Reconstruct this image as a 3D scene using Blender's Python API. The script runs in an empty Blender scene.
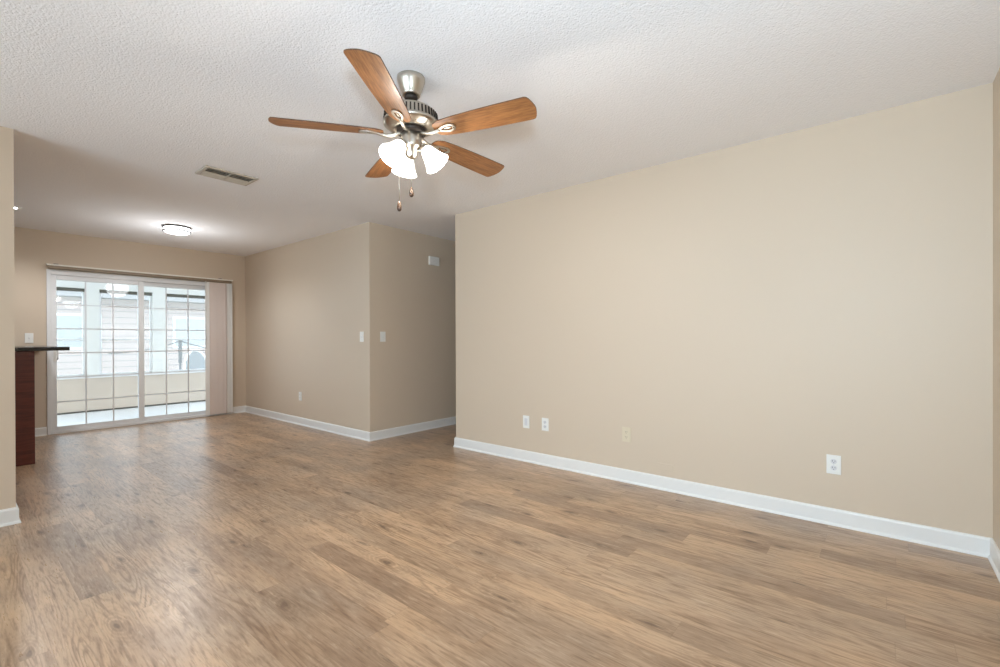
import bpy, bmesh, math, random
from math import sin, cos, pi, radians as R
from mathutils import Vector, Matrix
random.seed(7)
SC = bpy.context.scene
COL = SC.collection

# ---------------------------------------------------------------- camera
cam_d = bpy.data.cameras.new('camera')
cam = bpy.data.objects.new('camera', cam_d)
COL.objects.link(cam)
SC.camera = cam
cam_d.sensor_fit = 'HORIZONTAL'
cam_d.sensor_width = 36.0
cam_d.lens = 459.93 * 36.0 / 1000.0
cam_d.shift_y = 6.8 / 1000.0
cam_d.clip_start = 0.02
cam_d.clip_end = 200
YAW, PIT, ROL = .6901, .0028, -.003
F = Vector((cos(YAW), sin(YAW), 0)); RT = Vector((sin(YAW), -cos(YAW), 0)); UP = Vector((0, 0, 1))
F2 = F * cos(PIT) - UP * sin(PIT); U2 = UP * cos(PIT) + F * sin(PIT)
R3 = RT * cos(ROL) + U2 * sin(ROL); U3 = U2 * cos(ROL) - RT * sin(ROL)
cam.matrix_world = Matrix(((R3.x, U3.x, -F2.x, 0), (R3.y, U3.y, -F2.y, 0), (R3.z, U3.z, -F2.z, 1.1322), (0, 0, 0, 1)))

# ---------------------------------------------------------------- view, sky, lights
SC.view_settings.view_transform = 'Standard'
SC.view_settings.look = 'None'
SC.view_settings.exposure = 0.69
SC.view_settings.gamma = 1.0
SC.view_settings.use_curve_mapping = False
SC.cycles.use_denoising = True
SC.cycles.max_bounces = 10
SC.cycles.diffuse_bounces = 6
SC.cycles.glossy_bounces = 4
SC.cycles.transparent_max_bounces = 16
SC.cycles.sample_clamp_indirect = 6.0

SKY = 3.2
w = bpy.data.worlds.new('sky'); SC.world = w
w.use_nodes = True
bg = w.node_tree.nodes['Background']
bg.inputs[0].default_value = (0.72, 0.88, 1.0, 1)
bg.inputs[1].default_value = SKY

def light(name, kind, loc, energy, color=(1, 1, 1), rot=None, **kw):
    d = bpy.data.lights.new(name, kind)
    d.energy = energy; d.color = color
    for k, v in kw.items():
        setattr(d, k, v)
    o = bpy.data.objects.new(name, d)
    COL.objects.link(o)
    o.location = loc
    if rot: o.rotation_euler = rot
    return o

# photographer's flash on the camera (casts the soft fan shadows on the ceiling)
light('camera_flash', 'SPOT', (0.0, -0.03, 1.42), 104, (.63, .83, 1), rot=Vector((1, .32, .42)).to_track_quat('-Z', 'Y').to_euler(), shadow_soft_size=.07, spot_size=R(150), spot_blend=.9)
# portals only steer sky sampling through the added rear window and the porch windows; they emit nothing
def portal(name, loc, rot, sx, sy):
    o = light(name, 'AREA', loc, 1, rot=rot, shape='RECTANGLE', size=sx, size_y=sy)
    o.data.cycles.is_portal = True
portal('sky_portal_window', (-2.36, 1.95, 1.2), (0, -pi / 2, 0), 2.16, 4.0)
portal('sky_portal_porch', (1.8, 9.9, 1.2), (-pi / 2, 0, 0), 6.0, 1.6)

# ---------------------------------------------------------------- materials
def srgb(r, g, b):
    f = lambda c: (c / 255 / 12.92) if c / 255 <= .04045 else ((c / 255 + .055) / 1.055) ** 2.4
    return (f(r), f(g), f(b), 1)

def newmat(name):
    m = bpy.data.materials.new(name); m.use_nodes = True
    nt = m.node_tree
    return m, nt, nt.nodes['Principled BSDF']

def N(nt, typ, **kw):
    n = nt.nodes.new(typ)
    for k, v in kw.items():
        setattr(n, k, v)
    return n

def math_n(nt, op, a, b=None, c=None):
    n = N(nt, 'ShaderNodeMath', operation=op)
    for i, v in enumerate((a, b, c)):
        if v is None: continue
        if isinstance(v, (int, float)): n.inputs[i].default_value = v
        else: nt.links.new(v, n.inputs[i])
    return n.outputs[0]

def simple(name, col, rough=.5, metal=0, spec=.5, var=.03, scale=8, bump=0, bscale=200):
    m, nt, b = newmat(name)
    tc = N(nt, 'ShaderNodeTexCoord')
    nz = N(nt, 'ShaderNodeTexNoise'); nz.inputs['Scale'].default_value = scale
    nt.links.new(tc.outputs['Object'], nz.inputs['Vector'])
    mx = N(nt, 'ShaderNodeMix', data_type='RGBA')
    c = Vector(col[:3])
    mx.inputs[6].default_value = (*[x * (1 - var) for x in c], 1)
    mx.inputs[7].default_value = (*[min(1, x * (1 + var)) for x in c], 1)
    nt.links.new(nz.outputs['Fac'], mx.inputs[0])
    nt.links.new(mx.outputs[2], b.inputs['Base Color'])
    b.inputs['Roughness'].default_value = rough
    b.inputs['Metallic'].default_value = metal
    b.inputs['Specular IOR Level'].default_value = spec
    if bump:
        n2 = N(nt, 'ShaderNodeTexNoise'); n2.inputs['Scale'].default_value = bscale; n2.inputs['Detail'].default_value = 3
        nt.links.new(tc.outputs['Object'], n2.inputs['Vector'])
        bp = N(nt, 'ShaderNodeBump'); bp.inputs['Strength'].default_value = bump; bp.inputs['Distance'].default_value = .002
        nt.links.new(n2.outputs['Fac'], bp.inputs['Height'])
        nt.links.new(bp.outputs[0], b.inputs['Normal'])
    return m

M = {}
M['wall'] = simple('beige_wall_paint', srgb(210, 194, 174), .48, spec=.4, var=.012, scale=1.5, bump=.12, bscale=120)
M['trim'] = simple('white_trim_paint', srgb(232, 232, 230), .35, var=.01)
M['white_plastic'] = simple('white_plastic', srgb(236, 236, 232), .3, var=.01)
M['grey_plastic'] = simple('light_grey_plastic', srgb(216, 216, 218), .35, var=.01)
M['almond'] = simple('almond_plastic', srgb(216, 204, 180), .35, var=.01)
M['slot'] = simple('dark_slot', srgb(96, 94, 94), .6)
M['tan_slot'] = simple('tan_slot', srgb(110, 98, 72), .6)
M['white_vinyl'] = simple('white_vinyl', srgb(232, 234, 236), .35, var=.01)
M['sunroom_wall'] = simple('porch_wall_paint', srgb(208, 196, 183), .7, var=.03, scale=3, bump=.2, bscale=60)
M['porch_floor'] = simple('pale_concrete', srgb(236, 238, 240), .5, var=.03, scale=4)
M['porch_ceiling'] = simple('porch_ceiling_paint', srgb(236, 238, 236), .7)
M['vane'] = simple('vertical_blind_fabric', srgb(222, 208, 200), .6, var=.02, scale=30)
M['vane_sunlit'] = simple('sunlit_blind_fabric', srgb(238, 236, 232), .5, var=.02, scale=30)  # lighter copy of the vane fabric, sunlight put into its colour
M['rail_white'] = simple('rail_white', srgb(240, 236, 226), .4, var=.02)
M['rail_shaded'] = simple('rail_shaded', srgb(140, 124, 104), .5, var=.05)  # headrail channel in shadow, its shade put into the taupe
M['nickel'] = simple('brushed_nickel', srgb(198, 190, 178), .28, metal=1, var=.05, scale=40)
M['dark_metal'] = simple('dark_metal', srgb(58, 50, 44), .45, metal=.6)
M['fob'] = simple('dark_wood_fob', srgb(70, 48, 32), .4)
M['vent_paint'] = simple('vent_paint', srgb(192, 183, 168), .5, var=.03)
M['vent_dark'] = simple('vent_duct', srgb(62, 54, 46), .8)
M['granite'] = None
M['lawn'] = simple('pale_dry_lawn', srgb(158, 160, 146), .9, var=.12, scale=2)
M['siding'] = None
M['roof'] = simple('pale_shingles', srgb(120, 116, 114), .8, var=.1, scale=20)
M['post'] = simple('grey_post', srgb(62, 66, 72), .6)
M['tube_white'] = simple('white_tube_paint', srgb(238, 238, 240), .25)
M['house_glass'] = simple('house_window_glass', srgb(166, 168, 170), .15)
M['sling'] = simple('grey_sling_fabric', srgb(128, 132, 136), .8)
M['fence'] = simple('weathered_fence', srgb(196, 196, 198), .8, var=.1, scale=5)
M['shade_dark'] = simple('bronze_rail_and_shadow', srgb(88, 86, 78), .6)

# popcorn ceiling
m, nt, b = newmat('popcorn_ceiling')
tc = N(nt, 'ShaderNodeTexCoord')
vo = N(nt, 'ShaderNodeTexVoronoi'); vo.inputs['Scale'].default_value = 105; vo.inputs['Randomness'].default_value = 1
nz = N(nt, 'ShaderNodeTexNoise'); nz.inputs['Scale'].default_value = 90; nz.inputs['Detail'].default_value = 4
nt.links.new(tc.outputs['Object'], vo.inputs['Vector']); nt.links.new(tc.outputs['Object'], nz.inputs['Vector'])
h = math_n(nt, 'ADD', math_n(nt, 'MULTIPLY', vo.outputs['Distance'], -.6), nz.outputs['Fac'])
bp = N(nt, 'ShaderNodeBump'); bp.inputs['Strength'].default_value = .6; bp.inputs['Distance'].default_value = .005
nt.links.new(h, bp.inputs['Height']); nt.links.new(bp.outputs[0], b.inputs['Normal'])
b.inputs['Base Color'].default_value = srgb(247, 246, 247); b.inputs['Roughness'].default_value = .9
b.inputs['Specular IOR Level'].default_value = .1
M['ceiling'] = m

# wood plank floor
def plank_floor():
    m, nt, b = newmat('rustic_plank_floor')
    L = nt.links
    tc = N(nt, 'ShaderNodeTexCoord')
    sx = N(nt, 'ShaderNodeSeparateXYZ'); L.new(tc.outputs['Object'], sx.inputs[0])
    X, Y = sx.outputs[0], sx.outputs[1]
    W, LEN = .125, 1.22
    u = math_n(nt, 'DIVIDE', X, W)
    row = math_n(nt, 'FLOOR', u)
    wn = N(nt, 'ShaderNodeTexWhiteNoise', noise_dimensions='1D'); L.new(row, wn.inputs['W'])
    v = math_n(nt, 'ADD', math_n(nt, 'DIVIDE', Y, LEN), math_n(nt, 'MULTIPLY', wn.outputs['Value'], 7.31))
    colm = math_n(nt, 'FLOOR', v)
    idv = N(nt, 'ShaderNodeCombineXYZ'); L.new(row, idv.inputs[0]); L.new(colm, idv.inputs[1])
    w2 = N(nt, 'ShaderNodeTexWhiteNoise', noise_dimensions='2D'); L.new(idv.outputs[0], w2.inputs['Vector'])
    rnd = w2.outputs['Value']
    # grain coordinates: stretched along the plank, shifted per plank
    gx = math_n(nt, 'ADD', X, math_n(nt, 'MULTIPLY', rnd, 37.0))
    gy = math_n(nt, 'ADD', math_n(nt, 'MULTIPLY', Y, .085), math_n(nt, 'MULTIPLY', rnd, 11.0))
    gv = N(nt, 'ShaderNodeCombineXYZ'); L.new(gx, gv.inputs[0]); L.new(gy, gv.inputs[1]); L.new(rnd, gv.inputs[2])
    # cathedral rings: contour lines of a soft noise
    n1 = N(nt, 'ShaderNodeTexNoise'); n1.inputs['Scale'].default_value = 6.5; n1.inputs['Detail'].default_value = 2.2; n1.inputs['Distortion'].default_value = .35
    L.new(gv.outputs[0], n1.inputs['Vector'])
    rings = math_n(nt, 'ABSOLUTE', math_n(nt, 'SINE', math_n(nt, 'MULTIPLY', n1.outputs['Fac'], 62.0)))
    rings = math_n(nt, 'POWER', rings, 7.0)
    # fine fibres
    n2 = N(nt, 'ShaderNodeTexNoise'); n2.inputs['Scale'].default_value = 110; n2.inputs['Detail'].default_value = 5; n2.inputs['Roughness'].default_value = .65
    L.new(gv.outputs[0], n2.inputs['Vector'])
    # broad patches
    n3 = N(nt, 'ShaderNodeTexNoise'); n3.inputs['Scale'].default_value = 9; n3.inputs['Detail'].default_value = 3
    L.new(gv.outputs[0], n3.inputs['Vector'])
    n4 = N(nt, 'ShaderNodeTexNoise'); n4.inputs['Scale'].default_value = 1.6; n4.inputs['Detail'].default_value = 2
    L.new(tc.outputs['Object'], n4.inputs['Vector'])
    # knots
    kv = N(nt, 'ShaderNodeCombineXYZ')
    L.new(math_n(nt, 'MULTIPLY', gx, 3.6), kv.inputs[0]); L.new(math_n(nt, 'MULTIPLY', gy, 15.0), kv.inputs[1])
    nd = N(nt, 'ShaderNodeTexNoise'); nd.inputs['Scale'].default_value = 14; L.new(gv.outputs[0], nd.inputs['Vector'])
    va = N(nt, 'ShaderNodeVectorMath', operation='MULTIPLY_ADD')
    L.new(nd.outputs['Color'], va.inputs[0]); va.inputs[1].default_value = (.25, .25, 0); L.new(kv.outputs[0], va.inputs[2])
    vk = N(nt, 'ShaderNodeTexVoronoi', voronoi_dimensions='2D'); vk.inputs['Scale'].default_value = 1.0
    L.new(va.outputs[0], vk.inputs['Vector'])
    kd = vk.outputs['Distance']
    kmask = N(nt, 'ShaderNodeMapRange'); kmask.inputs[1].default_value = .02; kmask.inputs[2].default_value = .075
    kmask.inputs[3].default_value = 1; kmask.inputs[4].default_value = 0; L.new(kd, kmask.inputs[0])
    kr = math_n(nt, 'MULTIPLY', math_n(nt, 'ABSOLUTE', math_n(nt, 'SINE', math_n(nt, 'MULTIPLY', kd, 75.0))),
                math_n(nt, 'SUBTRACT', 1, math_n(nt, 'MINIMUM', math_n(nt, 'MULTIPLY', kd, 3.3), 1)))
    # base colour ramp per plank
    cr = N(nt, 'ShaderNodeValToRGB')
    e = cr.color_ramp.elements
    e[0].position = 0; e[0].color = srgb(168, 140, 115)
    e[1].position = 1; e[1].color = srgb(208, 176, 144)
    x = e.new(.12); x.color = srgb(185, 157, 129)
    x = e.new(.3); x.color = srgb(198, 166, 134)
    x = e.new(.75); x.color = srgb(202, 170, 138)
    L.new(rnd, cr.inputs[0])
    def mix(fac, a, bcol, mode='MIX'):
        mx = N(nt, 'ShaderNodeMix', data_type='RGBA', blend_type=mode)
        if isinstance(fac, (int, float)): mx.inputs[0].default_value = fac
        else: L.new(fac, mx.inputs[0])
        for i, c in ((6, a), (7, bcol)):
            if isinstance(c, tuple): mx.inputs[i].default_value = c
            else: L.new(c, mx.inputs[i])
        return mx.outputs[2]
    def rng(src, a, b_, c, d):
        n = N(nt, 'ShaderNodeMapRange'); L.new(src, n.inputs[0])
        for i, vv in enumerate((a, b_, c, d)): n.inputs[i + 1].default_value = vv
        return n.outputs[0]
    col = cr.outputs[0]
    col = mix(rng(n4.outputs['Fac'], .42, .66, 0, .6), col, srgb(156, 140, 124))
    n9 = N(nt, 'ShaderNodeTexNoise'); n9.inputs['Scale'].default_value = 2.6; n9.inputs['Detail'].default_value = 4
    va9 = N(nt, 'ShaderNodeVectorMath', operation='MULTIPLY_ADD'); L.new(tc.outputs['Object'], va9.inputs[0]); va9.inputs[1].default_value = (1, .45, 1); L.new(idv.outputs[0], va9.inputs[2])
    L.new(va9.outputs[0], n9.inputs['Vector'])
    col = mix(rng(n9.outputs['Fac'], .50, .68, 0, .5), col, srgb(134, 106, 84))          # greyed patches
    col = mix(rng(n3.outputs['Fac'], .5, .78, 0, .55), col, srgb(140, 112, 88))
    n5 = N(nt, 'ShaderNodeTexNoise'); n5.inputs['Scale'].default_value = 7; n5.inputs['Detail'].default_value = 2
    L.new(gv.outputs[0], n5.inputs['Vector'])
    col = mix(math_n(nt, 'MULTIPLY', rings, rng(n5.outputs['Fac'], .42, .66, .06, .62)), col, srgb(122, 92, 68))
    n6 = N(nt, 'ShaderNodeTexNoise'); n6.inputs['Scale'].default_value = 38; n6.inputs['Detail'].default_value = 2
    L.new(gv.outputs[0], n6.inputs['Vector'])
    col = mix(rng(n6.outputs['Fac'], .60, .74, 0, .6), col, srgb(116, 86, 62))
    col = mix(rng(n2.outputs['Fac'], .5, .72, 0, .65), col, srgb(114, 88, 66))
    col = mix(rng(n2.outputs['Fac'], .44, .25, 0, .45), col, srgb(212, 186, 158))
    col = mix(math_n(nt, 'MULTIPLY', kr, .45), col, srgb(118, 90, 66))
    col = mix(math_n(nt, 'MULTIPLY', kmask.outputs[0], .7), col, srgb(92, 70, 54))
    # short flecks
    g8 = N(nt, 'ShaderNodeCombineXYZ'); L.new(gx, g8.inputs[0]); L.new(math_n(nt, 'MULTIPLY', gy, 1.5), g8.inputs[1]); L.new(rnd, g8.inputs[2])
    n8 = N(nt, 'ShaderNodeTexNoise'); n8.inputs['Scale'].default_value = 62; n8.inputs['Detail'].default_value = 3; n8.inputs['Roughness'].default_value = .6
    L.new(g8.outputs[0], n8.inputs['Vector'])
    col = mix(rng(n8.outputs['Fac'], .58, .72, 0, .5), col, srgb(110, 82, 60))
    col = mix(rng(n8.outputs['Fac'], .42, .30, 0, .35), col, srgb(214, 192, 166))
    # seams
    fu = math_n(nt, 'FRACT', u); fv = math_n(nt, 'FRACT', v)
    su = math_n(nt, 'LESS_THAN', math_n(nt, 'MINIMUM', fu, math_n(nt, 'SUBTRACT', 1, fu)), .008)
    sv = math_n(nt, 'LESS_THAN', math_n(nt, 'MINIMUM', fv, math_n(nt, 'SUBTRACT', 1, fv)), .0012)
    seam = math_n(nt, 'MAXIMUM', su, sv)
    col = mix(math_n(nt, 'MULTIPLY', seam, .22), col, srgb(110, 86, 64))
    L.new(col, b.inputs['Base Color'])
    L.new(rng(n2.outputs['Fac'], .3, .7, .26, .38), b.inputs['Roughness'])
    b.inputs['Specular IOR Level'].default_value = .6
    bp = N(nt, 'ShaderNodeBump'); bp.inputs['Strength'].default_value = .12; bp.inputs['Distance'].default_value = .002
    L.new(n2.outputs['Fac'], bp.inputs['Height']); L.new(bp.outputs[0], b.inputs['Normal'])
    return m
M['floor'] = plank_floor()

def wood(name, c0, c1, sc=(1, 9, 9), rough=.35, noise=6):
    m, nt, b = newmat(name)
    tc = N(nt, 'ShaderNodeTexCoord')
    mp = N(nt, 'ShaderNodeMapping'); mp.inputs['Scale'].default_value = sc
    nz = N(nt, 'ShaderNodeTexNoise'); nz.inputs['Scale'].default_value = noise; nz.inputs['Detail'].default_value = 6; nz.inputs['Distortion'].default_value = .5
    nt.links.new(tc.outputs['Object'], mp.inputs[0]); nt.links.new(mp.outputs[0], nz.inputs['Vector'])
    cr = N(nt, 'ShaderNodeValToRGB')
    cr.color_ramp.elements[0].position = .3; cr.color_ramp.elements[0].color = c0
    cr.color_ramp.elements[1].position = .7; cr.color_ramp.elements[1].color = c1
    nt.links.new(nz.outputs['Fac'], cr.inputs[0]); nt.links.new(cr.outputs[0], b.inputs['Base Color'])
    b.inputs['Roughness'].default_value = rough
    return m
M['blade'] = wood('oak_blade', srgb(116, 72, 40), srgb(174, 120, 72), (1.2, 12, 12), .42, 9)
M['blade_edge'] = wood('dark_blade_edge', srgb(70, 44, 26), srgb(96, 62, 36), (1.2, 12, 12), .5, 9)
M['cherry'] = wood('dark_cherry_veneer', srgb(74, 28, 20), srgb(108, 46, 34), (1, 1, 14), .38, 5)
m, nt, b = newmat('dark_granite')
tc = N(nt, 'ShaderNodeTexCoord'); vo = N(nt, 'ShaderNodeTexVoronoi'); vo.inputs['Scale'].default_value = 160
nt.links.new(tc.outputs['Object'], vo.inputs['Vector'])
cr = N(nt, 'ShaderNodeValToRGB'); cr.color_ramp.elements[0].color = srgb(62, 56, 50); cr.color_ramp.elements[1].color = srgb(20, 19, 19)
cr.color_ramp.elements[1].position = .45
nt.links.new(vo.outputs['Distance'], cr.inputs[0]); nt.links.new(cr.outputs[0], b.inputs['Base Color']); b.inputs['Roughness'].default_value = .18
M['granite'] = m
m, nt, b = newmat('pale_lap_siding')
tc = N(nt, 'ShaderNodeTexCoord'); sp = N(nt, 'ShaderNodeSeparateXYZ'); nt.links.new(tc.outputs['Object'], sp.inputs[0])
fr = math_n(nt, 'FRACT', math_n(nt, 'DIVIDE', sp.outputs[2], .2)); st = math_n(nt, 'LESS_THAN', fr, .14)
mx = N(nt, 'ShaderNodeMix', data_type='RGBA'); nt.links.new(st, mx.inputs[0])
mx.inputs[6].default_value = srgb(182, 164, 158); mx.inputs[7].default_value = srgb(136, 128, 128)
nt.links.new(mx.outputs[2], b.inputs['Base Color']); b.inputs['Roughness'].default_value = .7
M['siding'] = m

def glassmat(name, haze=0.0, tint=(1, 1, 1, 1), gloss=.06):
    m = bpy.data.materials.new(name); m.use_nodes = True
    nt = m.node_tree; nt.nodes.clear()
    out = N(nt, 'ShaderNodeOutputMaterial'); tr = N(nt, 'ShaderNodeBsdfTransparent'); tr.inputs[0].default_value = tint
    gl = N(nt, 'ShaderNodeBsdfGlossy'); gl.inputs['Roughness'].default_value = .03
    fr = N(nt, 'ShaderNodeFresnel'); fr.inputs[0].default_value = 1.35
    mx = N(nt, 'ShaderNodeMixShader'); nt.links.new(fr.outputs[0], mx.inputs[0])
    nt.links.new(tr.outputs[0], mx.inputs[1]); nt.links.new(gl.outputs[0], mx.inputs[2])
    last = mx.outputs[0]
    if haze:
        df = N(nt, 'ShaderNodeBsdfTranslucent'); df.inputs[0].default_value = (.95, .92, .89, 1)
        m2 = N(nt, 'ShaderNodeMixShader'); m2.inputs[0].default_value = haze
        nt.links.new(last, m2.inputs[1]); nt.links.new(df.outputs[0], m2.inputs[2]); last = m2.outputs[0]
    nt.links.new(last, out.inputs[0])
    return m
M['glass'] = glassmat('clear_glass')
M['screen'] = glassmat('hazed_screen_glass', .10, (.88, .88, .88, 1))  # whitish haze of the overexposed view mixed into the panes

def emit(name, col, strength, base=(.9, .9, .9, 1)):
    m, nt, b = newmat(name)
    b.inputs['Base Color'].default_value = base
    b.inputs['Emission Color'].default_value = col
    b.inputs['Emission Strength'].default_value = strength
    b.inputs['Roughness'].default_value = .35
    return m
M['shade_lit'] = emit('lit_frosted_glass', (1, .95, .86, 1), 4.0)
M['bulb'] = emit('lit_bulb', (1, .94, .84, 1), 12.0)
M['diffuser'] = emit('lit_white_diffuser', (.95, .98, 1, 1), 4.5)
M['recess_lamp'] = emit('lit_recessed_lens', (.97, .98, 1, 1), 7.0)

# ---------------------------------------------------------------- mesh helpers
def bx(bm, x0, x1, y0, y1, z0, z1, mi=0):
    vs = [bm.verts.new(p) for p in ((x0, y0, z0), (x1, y0, z0), (x1, y1, z0), (x0, y1, z0), (x0, y0, z1), (x1, y0, z1), (x1, y1, z1), (x0, y1, z1))]
    for f in ((0, 3, 2, 1), (4, 5, 6, 7), (0, 1, 5, 4), (1, 2, 6, 5), (2, 3, 7, 6), (3, 0, 4, 7)):
        fc = bm.faces.new([vs[i] for i in f]); fc.material_index = mi
    return vs

def lathe(bm, prof, seg=40, mat=None, smooth=True, closed=False):
    rings = []
    for r, z in prof:
        if r < 1e-5:
            rings.append([bm.verts.new((0, 0, z))])
        else:
            rings.append([bm.verts.new((r * cos(2 * pi * i / seg), r * sin(2 * pi * i / seg), z)) for i in range(seg)])
    pairs = list(zip(rings, rings[1:]))
    if closed: pairs.append((rings[-1], rings[0]))
    fs = []
    for a, b in pairs:
        for i in range(seg):
            j = (i + 1) % seg
            if len(a) == 1 and len(b) == 1: continue
            if len(a) == 1: f = bm.faces.new((a[0], b[j], b[i]))
            elif len(b) == 1: f = bm.faces.new((a[i], a[j], b[0]))
            else: f = bm.faces.new((a[i], a[j], b[j], b[i]))
            f.smooth = smooth; fs.append(f)
    vs = [v for r in rings for v in r]
    if mat is not None: bmesh.ops.transform(bm, matrix=mat, verts=vs)
    return vs

def tube(bm, pts, r, seg=10, taper=None):
    pts = [Vector(p) for p in pts]
    rings = []
    up0 = Vector((0, 0, 1))
    for i, p in enumerate(pts):
        t = (pts[min(i + 1, len(pts) - 1)] - pts[max(i - 1, 0)]).normalized()
        a = t.cross(up0 if abs(t.z) < .95 else Vector((1, 0, 0))).normalized(); b = a.cross(t).normalized()
        rr = r if taper is None else taper[i]
        rings.append([bm.verts.new(p + a * rr * cos(2 * pi * k / seg) + b * rr * sin(2 * pi * k / seg)) for k in range(seg)])
    for A, B in zip(rings, rings[1:]):
        for k in range(seg):
            f = bm.faces.new((A[k], A[(k + 1) % seg], B[(k + 1) % seg], B[k])); f.smooth = True
    bm.faces.new(rings[0]); bm.faces.new(list(reversed(rings[-1])))

def prism(bm, outline, z0, z1, mat=None, mi_side=0):
    n = len(outline)
    lo = [bm.verts.new((x, y, z0)) for x, y in outline]; hi = [bm.verts.new((x, y, z1)) for x, y in outline]
    bm.faces.new(list(reversed(lo))); bm.faces.new(hi)
    for i in range(n):
        f = bm.faces.new((lo[i], lo[(i + 1) % n], hi[(i + 1) % n], hi[i])); f.material_index = mi_side
    if mat is not None: bmesh.ops.transform(bm, matrix=mat, verts=lo + hi)
    return lo + hi

def obj(name, bm, mats, parent=None, bevel=0, loc=None, rot=None, seg=2):
    bmesh.ops.recalc_face_normals(bm, faces=bm.faces[:])
    me = bpy.data.meshes.new(name); bm.to_mesh(me); bm.free()
    for mm in (mats if isinstance(mats, (list, tuple)) else [mats]):
        me.materials.append(M[mm])
    o = bpy.data.objects.new(name, me); COL.objects.link(o)
    if parent: o.parent = parent
    if loc: o.location = loc
    if rot: o.rotation_euler = rot
    if bevel:
        md = o.modifiers.new('bevel', 'BEVEL'); md.width = bevel; md.segments = seg; md.limit_method = 'ANGLE'; md.angle_limit = R(40)
    return o

def nb(): return bmesh.new()

def thing(name, label, cat, loc=(0, 0, 0), rot=(0, 0, 0), group=None):
    o = bpy.data.objects.new(name, None); COL.objects.link(o)
    o.empty_display_size = .1
    o.location = loc; o.rotation_euler = rot
    o['label'] = label; o['category'] = cat
    if group: o['group'] = group
    return o

def tag(o, label, cat, group=None, kind=None):
    o['label'] = label; o['category'] = cat
    if group: o['group'] = group
    if kind: o['kind'] = kind
    return o

def struct(o, label, cat):
    o['kind'] = 'structure'; o['label'] = label; o['category'] = cat
    return o

def dup(root, loc, rot, label, group=None):
    r = root.copy(); COL.objects.link(r); r.location = loc; r.rotation_euler = rot; r['label'] = label
    if group: r['group'] = group
    for ch in list(root.children):
        c = ch.copy(); COL.objects.link(c); c.parent = r
        for g in list(ch.children):
            d = g.copy(); COL.objects.link(d); d.parent = c
    return r

# ---------------------------------------------------------------- room shell
H = 2.44
XR, YC, YN, XS, YH, YF, YL, XE = 3.4342, 3.4395, -.4488, 3.0253, 4.3792, 7.6759, 4.1325, .284
XW, XK, XHE = -2.2, -2.6, 6.5
T = .12

def box_obj(name, mat, *boxes, bevel=0):
    bm = nb()
    for b_ in boxes: bx(bm, *b_)
    return obj(name, bm, mat, bevel=bevel)

struct(box_obj('floor', 'floor', (XK - T, XHE + T, YN - T, YF + .06, -.06, 0)), 'rustic tan wood plank floor running through all rooms', 'floor')
struct(box_obj('ceiling', 'ceiling', (XK - T, XHE + T, YN - T, YF + T, H, H + .1)), 'white popcorn textured ceiling', 'ceiling')
struct(box_obj('wall_right', 'wall', (XR, XR + T, YN - T, YC, 0, H)), 'long beige wall on the right with outlets low down', 'wall')
struct(box_obj('wall_near', 'wall', (XW - T, XR, YN - T, YN, 0, H)), 'beige wall at the right edge of the photo', 'wall')
struct(box_obj('wall_hall', 'wall', (XS, XHE, YH, YH + T, 0, H)), 'beige hallway wall with a white chime box near its top', 'wall')
struct(box_obj('wall_hall_near', 'wall', (XR + T, XHE, YC - T, YC, 0, H)), 'beige wall on the near side of the hallway', 'wall')
struct(box_obj('wall_hall_end', 'wall', (XHE, XHE + T, YC - T, YH + T, 0, H)), 'beige wall closing the hallway', 'wall')
struct(box_obj('wall_dining', 'wall', (XS, XS + T, YH + T, YF, 0, H)), 'beige dining side wall to the right of the sliding door', 'wall')
DX0, DX1, DZ = .79, 2.62, 1.985
struct(box_obj('wall_far', 'wall', (XK - T, DX0, YF, YF + T, 0, H), (DX1, XS + T, YF, YF + T, 0, H), (DX0, DX1, YF, YF + T, DZ, H)), 'far beige wall around the sliding glass door', 'wall')
struct(box_obj('wall_left', 'wall', (XW - T, XE, YL, YL + T, 0, H)), 'beige wall end at the left edge of the photo', 'wall')
WY0, WY1, WZ0, WZ1 = -.05, 3.95, .12, 2.28
struct(box_obj('wall_behind', 'wall', (XW - T, XW, YN, WY0, 0, H), (XW - T, XW, WY1, YL, 0, H), (XW - T, XW, WY0, WY1, 0, WZ0), (XW - T, XW, WY0, WY1, WZ1, H)), 'beige wall behind the photographer with the big window added for daylight', 'wall')
struct(box_obj('wall_kitchen', 'wall', (XK - T, XK, YL, YF, 0, H)), 'beige kitchen wall beyond the left wall', 'wall')

# unseen picture window, added behind the photographer for its daylight
wn_ = thing('window_1', 'wide white framed window added behind the photographer to let daylight in', 'window'); wn_['kind'] = 'structure'
bm = nb()
for y0, y1, z0, z1 in ((WY0, WY1, WZ0, WZ0 + .05), (WY0, WY1, WZ1 - .05, WZ1), (WY0, WY0 + .05, WZ0 + .05, WZ1 - .05), (WY1 - .05, WY1, WZ0 + .05, WZ1 - .05), (1.36, 1.41, WZ0 + .05, WZ1 - .05), (2.39, 2.44, WZ0 + .05, WZ1 - .05)):
    bx(bm, XW - .09, XW - .03, y0, y1, z0, z1)
obj('window_frame', bm, 'white_vinyl', wn_)
bm = nb(); bx(bm, XW - .063, XW - .057, WY0 + .05, WY1 - .05, WZ0 + .05, WZ1 - .05); obj('pane', bm, 'glass', wn_)

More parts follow.
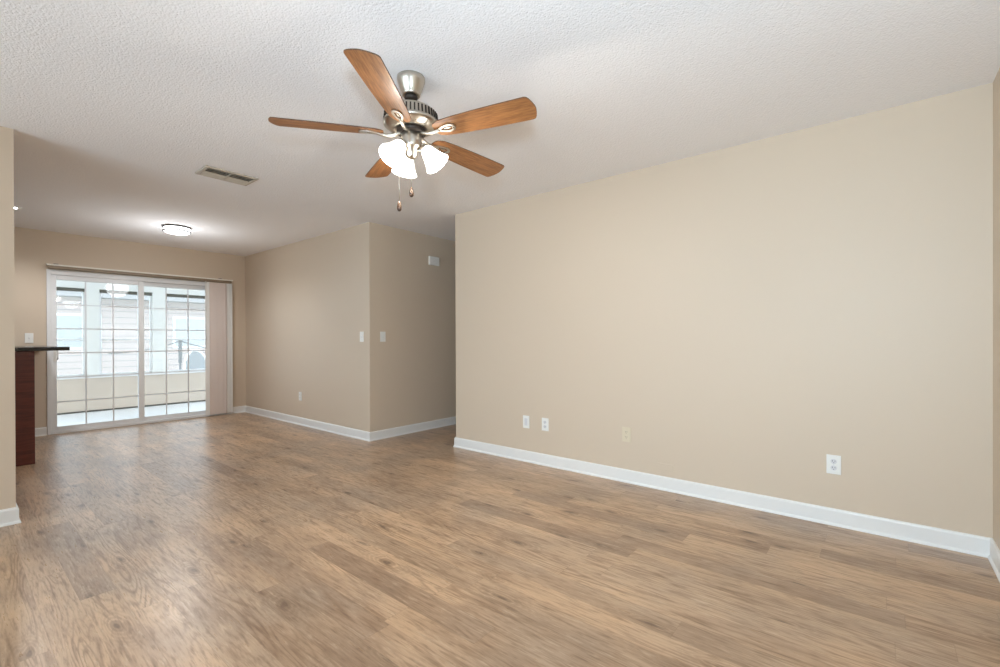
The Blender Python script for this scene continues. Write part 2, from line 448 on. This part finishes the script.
# baseboards: profile swept along straight runs
PROF = [(0, 0), (.022, 0), (.0205, .008), (.016, .014), (.0135, .017), (.0125, .088), (.009, .097), (.004, .1), (0, .1)]
def base_run(bm, p0, p1, n, mit0=0, mit1=0):
    """p0->p1 on the wall face, n = direction into the room, mit = +1 outside / -1 inside mitre"""
    p0, p1, n = Vector((*p0, 0)), Vector((*p1, 0)), Vector((*n, 0))
    d = (p1 - p0).normalized()
    A = [bm.verts.new(p0 + n * t - d * t * mit0 + UP * z) for t, z in PROF]
    B = [bm.verts.new(p1 + n * t + d * t * mit1 + UP * z) for t, z in PROF]
    k = len(PROF)
    for i in range(k):
        bm.faces.new((A[i], A[(i + 1) % k], B[(i + 1) % k], B[i]))
    bm.faces.new(A); bm.faces.new(list(reversed(B)))
def baseboard(name, label, *runs):
    bm = nb()
    for r in runs: base_run(bm, *r)
    return struct(obj(name, bm, 'trim'), label, 'baseboard')
baseboard('baseboard_right', 'white baseboard along the long right wall and its hall corner',
          ((XR, YN), (XR, YC), (-1, 0), -1, 1), ((XR, YC), (XHE, YC), (0, 1), 1, 0))
baseboard('baseboard_near', 'white baseboard at the right edge of the photo', ((XW, YN), (XR, YN), (0, 1), 0, -1))
baseboard('baseboard_hall', 'white baseboard along the hallway wall and the dining side wall',
          ((XS, YH), (XHE, YH), (0, -1), 1, 0), ((XS, YH), (XS, YF), (-1, 0), 1, -1))
baseboard('baseboard_far', 'white baseboard pieces either side of the sliding door', ((DX1 + .0, YF), (XS, YF), (0, -1), 0, -1), ((.55, YF), (DX0 - .005, YF), (0, -1), 0, 0))
baseboard('baseboard_left', 'white baseboard wrapping the wall end at the left edge', ((XW, YL), (XE, YL), (0, -1), 0, 1), ((XE, YL), (XE, YL + T), (1, 0), 1, 1), ((XW, YL + T), (XE, YL + T), (0, 1), 0, 1))

# ---------------------------------------------------------------- sliding door
door = thing('door_1', 'white two-panel sliding glass door with muntin grids', 'door'); door['kind'] = 'structure'
bm = nb()
JW = .035
for x0, x1, z0, z1 in ((DX0, DX0 + JW, 0, DZ), (DX1 - JW, DX1, 0, DZ), (DX0 + JW, DX1 - JW, DZ - .06, DZ), (DX0 + JW, DX1 - JW, 0, .03)):
    bx(bm, x0, x1, YF - .012, YF + .11, z0, z1)
obj('door_frame', bm, 'white_vinyl', door, bevel=.003)
def panel(x0, x1, gx0, gx1, yc, gz0, gz1, cols, handle):
    bm = nb(); a, b_ = yc - .018, yc + .018
    z0, z1 = .03, DZ - .06
    bx(bm, x0, gx0, a, b_, z0, z1); bx(bm, gx1, x1, a, b_, z0, z1)
    bx(bm, gx0, gx1, a, b_, z0, gz0); bx(bm, gx0, gx1, a, b_, gz1, z1)
    p = obj('sliding_panel', bm, 'white_vinyl', door, bevel=.003)
    bm = nb(); bx(bm, gx0, gx1, yc - .003, yc + .003, gz0, gz1); obj('glass', bm, 'glass', p)
    bm = nb()
    for c in cols: bx(bm, c - .007, c + .007, yc - .009, yc - .004, gz0, gz1)
    for k in range(1, 6):
        z = gz0 + (gz1 - gz0) * k / 6; bx(bm, gx0, gx1, yc - .0095, yc - .0045, z - .007, z + .007)
    obj('muntin_grid', bm, 'grey_plastic', p)
    if handle:
        bm = nb()
        hx = (x0 + gx0) / 2 + .01
        bx(bm, hx - .014, hx + .014, a - .012, a, .88, 1.06)
        tube(bm, [(hx + .02, a - .008, .90), (hx + .02, a - .04, .91), (hx + .02, a - .045, .94), (hx + .02, a - .045, 1.0), (hx + .02, a - .04, 1.03), (hx + .02, a - .008, 1.04)], .007)
        obj('handle', bm, 'white_plastic', p)
    return p
panel(DX0 + JW, 1.738, .878, 1.676, YF + .025, .085, 1.868, (1.144, 1.412), True)
panel(1.680, DX1 - JW, 1.738, 2.53, YF + .066, .085, 1.868, (2.0, 2.265), False)

# vertical blind
vb = thing('vertical_blind', 'beige vertical blind drawn to the right of the sliding door', 'blind', (0, YF, 0))
bm = nb(); bx(bm, .80, 2.80, -.078, -.012, 1.992, 2.024); obj('headrail', bm, 'rail_shaded', vb, bevel=.002)
bm = nb(); bx(bm, .785, 2.815, -.09, -.0, 2.024, 2.042); obj('rail_cap', bm, 'rail_white', vb, bevel=.002)
for xx in (.87, 2.66):
    bm = nb(); bx(bm, xx - .02, xx + .02, -.04, -.0, 2.042, 2.054); obj('bracket', bm, 'dark_metal', vb)
def vane(x, ang, mat, wd=.087):
    bm = nb()
    pts = []
    for i in range(7):
        s = -wd / 2 + wd * i / 6
        pts.append((s, .004 * (1 - (2 * s / wd) ** 2)))
    outline = pts + [(a, b_ + .0012) for a, b_ in reversed(pts)]
    prism(bm, outline, .028, 1.985)
    return obj('vane', bm, mat, vb, loc=(x, -.05, 0), rot=(0, 0, ang))
vane(2.478, R(-24), 'vane_sunlit', .055)
for i in range(5): vane(2.528 + i * .037, R(-12 - (i % 2) * 5), 'vane')
vane(2.712, R(-68), 'vane', .07)
vane(2.748, R(-22), 'vane_sunlit', .055)
vane(2.785, R(-50), 'vane_sunlit', .07)
bm = nb(); tube(bm, [(2.452, -.075, 2.0), (2.452, -.078, 1.0)], .004); obj('wand', bm, 'white_plastic', vb)

# ---------------------------------------------------------------- porch beyond the door
YP = 9.65
struct(box_obj('floor_porch', 'porch_floor', (-.5, 4.4, YF + .06, YP + .15, -.08, -.005)), 'pale concrete porch floor beyond the sliding door', 'floor')
M['porch_roof'] = glassmat('added_translucent_roof', .45, (.0, .0, .0, 1))  # translucency added to the roof so sky light floods the porch
struct(box_obj('ceiling_porch', 'porch_roof', (-.5, 4.4, YF + T, YP + .15, 2.2, 2.205)), 'white porch ceiling made translucent to brighten the porch', 'ceiling')
SZ, HZ = .535, 1.93
bm = nb(); bx(bm, -.5, 4.4, YP, YP + .12, 0, SZ)
struct(obj('wall_porch', bm, 'sunroom_wall'), 'low beige porch wall under the porch windows', 'wall')
bm = nb(); bx(bm, -.5, 4.4, YP, YP + .12, HZ + .02, 2.2)
struct(obj('wall_porch_header', bm, 'porch_ceiling'), 'white beam above the porch windows', 'wall')
bm = nb(); bx(bm, -.62, -.5, YF + T, YP + .15, 0, .12); bx(bm, -.62, -.5, YF + T, YP + .15, 1.95, 2.2)  # unseen porch ends, opened wide so sky light reaches the floor
struct(obj('wall_porch_left', bm, 'sunroom_wall'), 'left end wall of the porch, opened up to let sky light in', 'wall')
bm = nb(); bx(bm, 4.4, 4.52, YF + T, YP + .15, 0, .12); bx(bm, 4.4, 4.52, YF + T, YP + .15, 1.95, 2.2)
struct(obj('wall_porch_right', bm, 'sunroom_wall'), 'right end wall of the porch, opened up to let sky light in', 'wall')
struct(box_obj('trim_1', 'white_vinyl', (-.5, 4.4, YP - .05, YP + .12, SZ, SZ + .035), bevel=.004), 'white sill along the porch windows', 'sill')
struct(box_obj('shadow_strip', 'shade_dark', (-.5, 4.4, YP - .012, YP, 0, .02)), 'dark strip standing for the shadow along the foot of the porch wall', 'trim')  # shadow line under the wall, built as a thin dark strip
posts = ((-.30, -.12), (1.43, 1.60), (2.30, 2.49), (3.55, 3.72))
bm = nb()
for a, b_ in posts: bx(bm, a, b_, YP + .0, YP + .12, SZ + .035, HZ + .02)
struct(obj('trim_2', bm, 'porch_ceiling'), 'white posts between the porch windows', 'trim')
xs = [-.5] + [v for p in posts for v in p] + [4.4]
wi = 2
for a, b_ in zip(xs[0::2], xs[1::2]):
    wd = thing('window_%d' % wi, ['porch window at its far left end', 'porch window left of the first post', 'porch window between the two posts', 'porch window right of the second post', 'porch window at its far right end'][wi - 2], 'window', (0, YP, 0))
    wd['kind'] = 'structure'; wi += 1
    z0, z1 = SZ + .035, HZ
    bm = nb(); f = .028
    for x0, x1, c, d in ((a, a + f, z0, z1), (b_ - f, b_, z0, z1), (a + f, b_ - f, z0, z0 + f), (a + f, b_ - f, z1 - f, z1), (a + f, b_ - f, 1.13, 1.155)):
        bx(bm, x0, x1, .03, .08, c, d)
    obj('sash', bm, 'white_vinyl', wd)
    bm = nb(); bx(bm, a + f, b_ - f, .05, .056, z0 + f, 1.13); bx(bm, a + f, b_ - f, .05, .056, 1.155, z1 - f); obj('pane', bm, 'screen', wd)
    bm = nb(); bx(bm, a + .01, b_ - .01, .0, .03, z1 - .035, z1 + .015); obj('blind_rail', bm, 'shade_dark', wd)

# ---------------------------------------------------------------- outdoors
struct(box_obj('ground', 'lawn', (-30, 45, YP + .15, 60, -.3, -.15)), 'pale sunlit yard beyond the porch', 'ground')
hs = thing('neighbour_house', 'pale neighbouring house seen through the porch windows', 'house', (4.5, 19, -.15))
bm = nb(); bx(bm, -4.0, 9, 0, 6, 0, 2.6); obj('wall', bm, 'siding', hs)
bm = nb(); vs = [bm.verts.new(p) for p in ((-4.4, -.5, 2.6), (9.4, -.5, 2.6), (9.4, 3, 4.2), (-4.4, 3, 4.2), (-4.4, 6.5, 2.6), (9.4, 6.5, 2.6))]
for f in ((0, 1, 2, 3), (3, 2, 5, 4), (0, 3, 4), (1, 5, 2), (0, 4, 5, 1)): bm.faces.new([vs[i] for i in f])
obj('roof', bm, 'roof', hs)
for xx in (-2.6, .6, 4.0):
    bm = nb(); bx(bm, xx, xx + 1.3, -.03, .0, 1.0, 2.1); wf = obj('window', bm, 'white_vinyl', hs)
    bm = nb(); bx(bm, xx + .07, xx + 1.23, -.035, -.03, 1.07, 2.03); obj('pane', bm, 'house_glass', wf)

# post with two sagging lines
cp = thing('line_post', 'grey post with a line sagging from each side of its top', 'post', (3.53, 12.6, -.15))
bm = nb(); tube(bm, [(0, 0, 0), (0, 0, .75)], .022); bx(bm, -.03, .03, -.03, .03, .75, 1.27)
v = [bm.verts.new(p) for p in ((-.04, -.04, 1.27), (.04, -.04, 1.27), (.04, .04, 1.27), (-.04, .04, 1.27), (0, 0, 1.33))]
for f in ((0, 1, 4), (1, 2, 4), (2, 3, 4), (3, 0, 4), (0, 3, 2, 1)): bm.faces.new([v[i] for i in f])
obj('post', bm, 'post', cp)
for sgn in (-1, 1):
    bm = nb(); pts = [(sgn * 1.3 * t, 0, 1.26 - .26 * (1 - (1 - t) ** 2)) for t in [i / 10 for i in range(11)]]
    tube(bm, pts, .014, 6); obj('line', bm, 'post', cp)

# patio chair with an arched back
pc_ = thing('patio_chair', 'white arch-backed patio chair standing beyond the right porch window', 'chair', (3.45, 11.1, -.17), (0, 0, R(12)))
bm = nb()
arch = [(-.25, .02, .42)] + [(-.25 * cos(a), .02 + .14 * (.35 + .65 * sin(a)), .62 + .46 * sin(a)) for a in [pi * i / 16 for i in range(17)]] + [(.25, .02, .42)]
tube(bm, arch, .024, 10); obj('back_frame', bm, 'tube_white', pc_)
bm = nb()
top = [(-.235 * cos(a), .02 + .14 * (.35 + .65 * sin(a)), .62 + .44 * sin(a)) for a in [pi * i / 16 for i in range(17)]]
f_ = [bm.verts.new((x, y - .006, z)) for x, y, z in [(-.235, .03, .44)] + top + [(.235, .03, .44)]]
g_ = [bm.verts.new((x, y + .006, z)) for x, y, z in [(-.235, .03, .44)] + top + [(.235, .03, .44)]]
bm.faces.new(f_); bm.faces.new(list(reversed(g_)))
for k in range(len(f_)): bm.faces.new((f_[k], f_[(k + 1) % len(f_)], g_[(k + 1) % len(f_)], g_[k]))
obj('back_sling', bm, 'sling', pc_)
bm = nb(); bx(bm, -.25, .25, -.46, .04, .39, .42); obj('seat', bm, 'sling', pc_, bevel=.01)
for xx in (-.24, .24):
    for yy in (-.43, .02):
        bm = nb(); tube(bm, [(xx, yy, .41), (xx * 1.08, yy * 1.05, 0)], .018); obj('leg', bm, 'tube_white', pc_)
    bm = nb(); tube(bm, [(xx, -.43, .41), (xx, -.43, .60), (xx, -.40, .64), (xx, .0, .66)], .018); obj('armrest', bm, 'tube_white', pc_)

# ---------------------------------------------------------------- bar
bar = thing('bar_cabinet', 'dark cherry bar end panel below the black countertop', 'cabinet', (0, 0, 0))
bm = nb(); bx(bm, -.30, .535, 5.975, 5.995, 0, 1.034); obj('end_panel', bm, 'cherry', bar, bevel=.002)
bm = nb(); bx(bm, -.28, .533, 5.995, YF - .025, .0, 1.034); obj('body', bm, 'cherry', bar)
bm = nb(); bx(bm, -.34, .770, 5.945, YF - .003, 1.036, 1.070)
tag(obj('countertop', bm, 'granite', bevel=.005, seg=3), 'black polished bar countertop overhanging the cherry panel', 'countertop')

# ---------------------------------------------------------------- wall plates
PW, PH = .072, .115
def plate_part(name, root, w_=PW, h_=PH, mat='white_plastic', th=.006):
    bm = nb(); bx(bm, -w_ / 2, w_ / 2, -th, 0, -h_ / 2, h_ / 2); return obj(name, bm, mat, root, bevel=.002)
# local frame: +x along the wall, -y into the room
def duplex(label, loc, rot, mat='white_plastic', face='grey_plastic', slot='slot', group=None):
    r = thing('electrical_outlet', label, 'outlet', loc, rot, 'electrical outlets low on the walls')
    plate_part('cover_plate', r, mat=mat)
    for s in (-1, 1):
        bm = nb()
        out = [(.0165 * cos(a) * (1 if abs(cos(a)) < .8 else .97), .0145 * sin(a)) for a in [2 * pi * i / 20 for i in range(20)]]
        prism(bm, out, 0, .0025, Matrix.Translation((0, -.006, s * .0195)) @ Matrix.Rotation(pi / 2, 4, 'X'))
        f = obj('receptacle', bm, face, r)
        bm = nb()
        for xx, hh in ((-.0065, .0045), (.0065, .0038)): bx(bm, xx - .0013, xx + .0013, -.0090, -.0084, s * .0195 + .003 - hh, s * .0195 + .003 + hh)
        bx(bm, -.002, .002, -.0090, -.0084, s * .0195 - .0095, s * .0195 - .0055)
        obj('slots', bm, slot, f)
    bm = nb(); lathe(bm, [(0, 0), (.003, 0), (.0025, .001), (0, .0012)], 12, Matrix.Translation((0, -.006, 0)) @ Matrix.Rotation(pi / 2, 4, 'X')); obj('screw', bm, face, r)
    return r
def rocker(name, label, cat, loc, rot, face='white_plastic'):
    r = thing(name, label, cat, loc, rot)
    plate_part('cover_plate', r)
    bm = nb(); bx(bm, -.0165, .0165, -.008, -.0055, -.033, .033); obj('insert', bm, face, r, bevel=.001)
    return r
def toggle(label, loc, rot):
    r = thing('light_switch', label, 'light switch', loc, rot, 'light switches on the walls')
    plate_part('cover_plate', r)
    bm = nb(); bx(bm, -.005, .005, -.0072, -.0058, -.012, .012); obj('toggle_slot', bm, 'grey_plastic', r)
    bm = nb(); vs = bx(bm, -.004, .004, -.018, -.006, -.004, .004); bmesh.ops.transform(bm, matrix=Matrix.Rotation(R(-25), 4, 'X'), verts=vs); obj('toggle_lever', bm, 'white_plastic', r, bevel=.001)
    for s in (-1, 1):
        bm = nb(); lathe(bm, [(0, 0), (.003, 0), (.0025, .001), (0, .0012)], 12, Matrix.Translation((0, -.006, s * .03)) @ Matrix.Rotation(pi / 2, 4, 'X')); obj('screw', bm, 'grey_plastic', r)
    return r
RX = (0, 0, R(-90))       # plate on an x = const wall facing -x: local -y -> -x
RX = (0, 0, R(-90)); RY = (0, 0, 0)
g = 1e-4
rocker('wall_jack', 'white cover plate with grey insert nearest the hall on the long wall', 'wall plate', (XR - g, 2.521, .366), RX, 'grey_plastic')
duplex('white outlet just right of the grey-insert plate on the long wall', (XR - g, 2.31, .366), RX)
duplex('almond outlet with dark slots midway along the long wall', (XR - g, 1.541, .375), RX, 'almond', 'almond', 'tan_slot')
duplex('large white outlet nearest the right corner of the long wall', (XR - g, .215, .366), RX)
duplex('white outlet low on the dining side wall', (XS - g, 5.941, .379), RX, face='white_plastic')
toggle('white light switch on the dining side wall left of the corner', (XS - g, 4.526, 1.163), RX)
toggle('white light switch on the hallway wall right of the corner', (3.2, YH - g, 1.163), RY)
toggle('white light switch on the far wall above the bar countertop', (.642, YF - g, 1.16), RY)
bp_ = thing('blank_cover_plate', 'wall-coloured painted-over blank plate just above the long baseboard', 'wall plate', (XR - g, 1.235, .172), RX)
plate_part('cover_plate', bp_, .125, .05, 'wall', .005)
ch = thing('door_chime', 'white chime box high on the hallway wall', 'door chime', (3.978, YH - g, 2.125), RY)
bm = nb(); bx(bm, -.085, .085, -.024, 0, -.055, .055); cv = obj('cover', bm, 'white_plastic', ch, bevel=.005, seg=3)
bm = nb()
for i in range(4): bx(bm, -.06, .06, -.0252, -.0238, -.03 + i * .018, -.027 + i * .018)
obj('grille', bm, 'grey_plastic', cv)

# ---------------------------------------------------------------- ceiling vent
vt = thing('ceiling_vent', 'beige metal air vent in the ceiling left of the fan', 'vent', (1.445, 4.0, H))
vw, vh = .19, .122
bm = nb(); z0, z1 = -.012, -.0005; f = .028
bx(bm, -vw, vw, -vh, -vh + f, z0, z1); bx(bm, -vw, vw, vh - f, vh, z0, z1)
bx(bm, -vw, -vw + f, -vh + f, vh - f, z0, z1); bx(bm, vw - f, vw, -vh + f, vh - f, z0, z1)
bx(bm, -.006, .006, -vh + f, vh - f, z0, z1)
obj('frame', bm, 'vent_paint', vt, bevel=.004)
bm = nb(); bx(bm, -vw + f, vw - f, -vh + f, vh - f, -.0025, -.0005); obj('duct', bm, 'vent_dark', vt)
for sx0, sx1 in ((-vw + f, -.006), (.006, vw - f)):
    for k in range(6):
        y = -.08 + k * .032
        ang = R(28) if k < 3 else R(-36)
        bm = nb(); vs = bx(bm, sx0 + .001, sx1 - .001, -.0125, .0125, -.0008, .0008)
        bmesh.ops.transform(bm, matrix=Matrix.Translation((0, y, -.0115)) @ Matrix.Rotation(ang, 4, 'X'), verts=vs)
        obj('louver', bm, 'vent_paint', vt)

# ---------------------------------------------------------------- ceiling lights
fl = thing('flush_ceiling_light', 'round lit flush ceiling light with two metal bands in the dining area', 'ceiling light', (1.73, 6.27, H))
M['band_grey'] = simple('satin_metal_band', srgb(112, 112, 112), .45, metal=.3)
SC8 = Matrix.Scale(.83, 4)
bm = nb(); lathe(bm, [(0, -.0005), (.160, -.0005), (.160, -.012), (.168, -.012), (.168, -.022), (.150, -.022), (.150, -.012), (0, -.012)], 48, SC8); obj('upper_band', bm, 'band_grey', fl)
bm = nb(); lathe(bm, [(.148, -.013), (.152, -.024), (.152, -.060), (.148, -.066)], 48, SC8); obj('glass_drum', bm, 'diffuser', fl)
bm = nb(); lathe(bm, [(.150, -.056), (.164, -.056), (.164, -.074), (.150, -.074)], 48, SC8, closed=True); obj('lower_band', bm, 'band_grey', fl)
bm = nb(); lathe(bm, [(.149, -.070), (.135, -.082), (.10, -.092), (.05, -.098), (0, -.1)], 48, SC8); obj('glass_bowl', bm, 'diffuser', fl)
light('flush_lamp', 'SPOT', (1.73, 6.27, H - .12), 18, (.95, .98, 1), shadow_soft_size=.12, spot_size=R(165), spot_blend=.5)
light('flush_lamp_glow', 'POINT', (1.73, 6.27, H - .50), 7, (.95, .98, 1), shadow_soft_size=.14)
rl = thing('recessed_ceiling_light', 'small lit recessed light in the kitchen ceiling past the left wall', 'ceiling light', (.42, 6.54, H))
bm = nb(); lathe(bm, [(.055, -.0005), (.085, -.0005), (.085, -.006), (.06, -.012), (.055, -.010)], 40, closed=True); obj('trim_ring', bm, 'white_plastic', rl)
bm = nb(); lathe(bm, [(.056, -.002), (.05, -.010), (.03, -.015), (0, -.017)], 32); obj('lens', bm, 'recess_lamp', rl)
light('kitchen_lamp', 'SPOT', (.42, 6.54, H - .03), 34, (.97, .98, 1), shadow_soft_size=.05, spot_size=R(160), spot_blend=.5)

# ---------------------------------------------------------------- ceiling fan
FX, FY = 1.4970, 1.8080
fan = thing('ceiling_fan', 'five-blade oak and nickel ceiling fan with three lit bell shades', 'ceiling fan', (FX, FY, 0))
bm = nb(); lathe(bm, [(0, 2.4395), (.069, 2.4395), (.070, 2.425), (.066, 2.412), (.052, 2.375), (.045, 2.358), (.044, 2.350), (.038, 2.349), (.022, 2.351), (0, 2.352)], 48); obj('canopy', bm, 'nickel', fan)
bm = nb(); lathe(bm, [(.0, 2.356), (.028, 2.352), (.034, 2.340), (.028, 2.329), (.012, 2.325), (0, 2.325)], 32); obj('hanger_ball', bm, 'dark_metal', fan)
bm = nb(); tube(bm, [(0, 0, 2.345), (0, 0, 2.285)], .0115, 20); obj('downrod', bm, 'nickel', fan)
# motor housing
bm = nb(); lathe(bm, [(0, 2.298), (.024, 2.298), (.032, 2.292), (.085, 2.284), (.112, 2.274), (.126, 2.263), (.129, 2.258), (.134, 2.216), (.138, 2.210), (.137, 2.203), (.128, 2.196), (.108, 2.183), (.090, 2.176), (.076, 2.176), (.070, 2.182), (0, 2.188)], 64)
mh = obj('motor_housing', bm, 'nickel', fan)
bm = nb()
for i in range(44):
    a = 2 * pi * i / 44
    vs = bx(bm, -.0036, .0036, -.0022, .0022, -.0185, .0185)
    bmesh.ops.transform(bm, matrix=Matrix.Rotation(a, 4, 'Z') @ Matrix.Translation((.1322, 0, 2.237)) @ Matrix.Rotation(R(-6.5), 4, 'Y') @ Matrix.Rotation(R(90), 4, 'Z'), verts=vs)
obj('vent_slots', bm, 'dark_metal', mh)
bm = nb(); lathe(bm, [(0, 2.188), (.07, 2.188), (.072, 2.160), (.05, 2.156), (0, 2.156)], 40); obj('flywheel', bm, 'dark_metal', fan)
bm = nb(); lathe(bm, [(0, 2.158), (.047, 2.158), (.052, 2.152), (.052, 2.098), (.048, 2.088), (.032, 2.080), (.028, 2.050), (.020, 2.038), (.010, 2.032), (0, 2.030)], 48); obj('switch_housing', bm, 'nickel', fan)

BZ = 2.156
PITCH = R(-12)
def blade_outline():
    pts = []
    r0, r1 = .135, .66
    # lower edge root -> tip, tip arc, upper edge back
    side = [(r0 + .012, .040), (r0 + .04, .053), (.26, .061), (.40, .067), (.52, .070), (.600, .0715)]
    tip = [(.626, .0715), (.636, .067), (.644, .054), (.651, .034), (.656, .012), (.657, 0)]
    up = side + tip
    pts = up + [(x, -y) for x, y in reversed(up[:-1])]
    pts += [(r0 + .002, -.026), (r0, -.012), (r0, .012), (r0 + .002, .026)]
    return pts
def ring_outline():
    # teardrop loop of the blade bracket
    n = 28; out = []
    for i in range(n):
        a = 2 * pi * i / n
        out.append((.205 + .048 * cos(a), .025 * sin(a) * (1 + .25 * cos(a))))
    return out
for k in range(5):
    az = R(-1.9 + 72 * k)
    rot = Matrix.Rotation(R(-1.4), 4, RT) @ Matrix.Rotation(az, 4, 'Z')
    tilt = Matrix.Rotation(PITCH, 4, 'X')
    bm = nb()
    prism(bm, blade_outline(), -.003, .003, None, 1)
    b_ = obj('blade', bm, ['blade', 'blade_edge'], fan, bevel=.0012)
    b_.matrix_local = Matrix.Translation((0, 0, BZ)) @ rot @ tilt
    # bracket
    bm = nb()
    outer = ring_outline(); n = len(outer)
    cx_ = .205
    inner = [(cx_ + (x - cx_) * .66 + .002, y * .55) for x, y in outer]
    rings = []
    for z, (sc_, pts_) in ((-.0105, (1, outer)), (-.0035, (1, outer)), (-.0035, (1, inner)), (-.0105, (1, inner))):
        rings.append([bm.verts.new((x, y, z)) for x, y in pts_])
    for A, B in zip(rings, rings[1:] + rings[:1]):
        for i in range(n): bm.faces.new((A[i], A[(i + 1) % n], B[(i + 1) % n], B[i]))
    prism(bm, [(cx_ + (x - cx_) * .40 + .002, y * .2) for x, y in outer], -.008, -.0036)
    tube(bm, [(.055, 0, .006), (.075, 0, -.004), (.100, 0, -.014), (.13, 0, -.014), (.165, 0, -.0075)], .009, 12, [.011, .010, .009, .0085, .0085])
    for xx in (.175, .24):
        lathe(bm, [(0, 0), (.004, 0), (.003, -.002), (0, -.0025)], 10, Matrix.Translation((xx, 0, -.0105)))
    br = obj('blade_bracket', bm, 'nickel', fan, bevel=.0015)
    br.matrix_local = Matrix.Translation((0, 0, BZ)) @ rot @ tilt

# light kit: three arms with bell shades
def bell():
    prof_o = [(.018, .0), (.026, -.006), (.034, -.020), (.040, -.040), (.047, -.062), (.056, -.085), (.066, -.104), (.070, -.110)]
    prof_i = [(r - .003, z) for r, z in reversed(prof_o)]
    return prof_o + prof_i
for az in (186.5, 66.5, -53.5):
    d = Vector((cos(R(az)), sin(R(az)), 0))
    tilt = R(38)
    neck = Vector((0, 0, 2.088)) + d * .068
    bm = nb()
    tube(bm, [Vector((0, 0, 2.066)) + d * .022, Vector((0, 0, 2.078)) + d * .044, neck + Vector((0, 0, .012)), neck + d * .010 - Vector((0, 0, .008))], .0065, 12)
    ax = (d * sin(tilt) - UP * cos(tilt)).normalized()      # direction the shade opens to
    zax = -ax; xax = zax.cross(Vector((-d.y, d.x, 0))).normalized(); yax = zax.cross(xax)
    mt = Matrix((( xax.x, yax.x, zax.x, neck.x), (xax.y, yax.y, zax.y, neck.y), (xax.z, yax.z, zax.z, neck.z), (0, 0, 0, 1)))
    lathe(bm, [(0, .016), (.012, .016), (.022, .008), (.025, -.004), (.025, -.014), (.0, -.014)], 28, mt)
    obj('light_arm', bm, 'nickel', fan)
    bm = nb(); lathe(bm, bell(), 40, None, closed=True)
    s = obj('lamp_shade', bm, 'shade_lit', fan); s.matrix_local = mt @ Matrix.Scale(.95, 4)
    bm = nb(); lathe(bm, [(0, -.015), (.012, -.018), (.014, -.04), (.024, -.062), (.026, -.075), (.018, -.09), (0, -.095)], 24)
    obj('bulb', bm, 'bulb', s)
    lp = Vector((FX, FY, 0)) + neck + ax * .085
    light('fan_lamp', 'POINT', lp, 14, (1, .92, .80), shadow_soft_size=.035)
for (dx, dy), ztop, zbot in (((-.038, .048), 2.10, 1.775), ((.020, .024), 2.06, 1.855)):
    bm = nb(); tube(bm, [(dx, dy, ztop), (dx, dy, zbot + .03)], .0016, 8); pc = obj('pull_chain', bm, 'nickel', fan)
    bm = nb(); lathe(bm, [(0, .048), (.005, .047), (.008, .038), (.0115, .020), (.0105, .006), (.006, 0), (0, 0)], 20, Matrix.Translation((dx, dy, zbot))); obj('fob', bm, 'fob', pc)
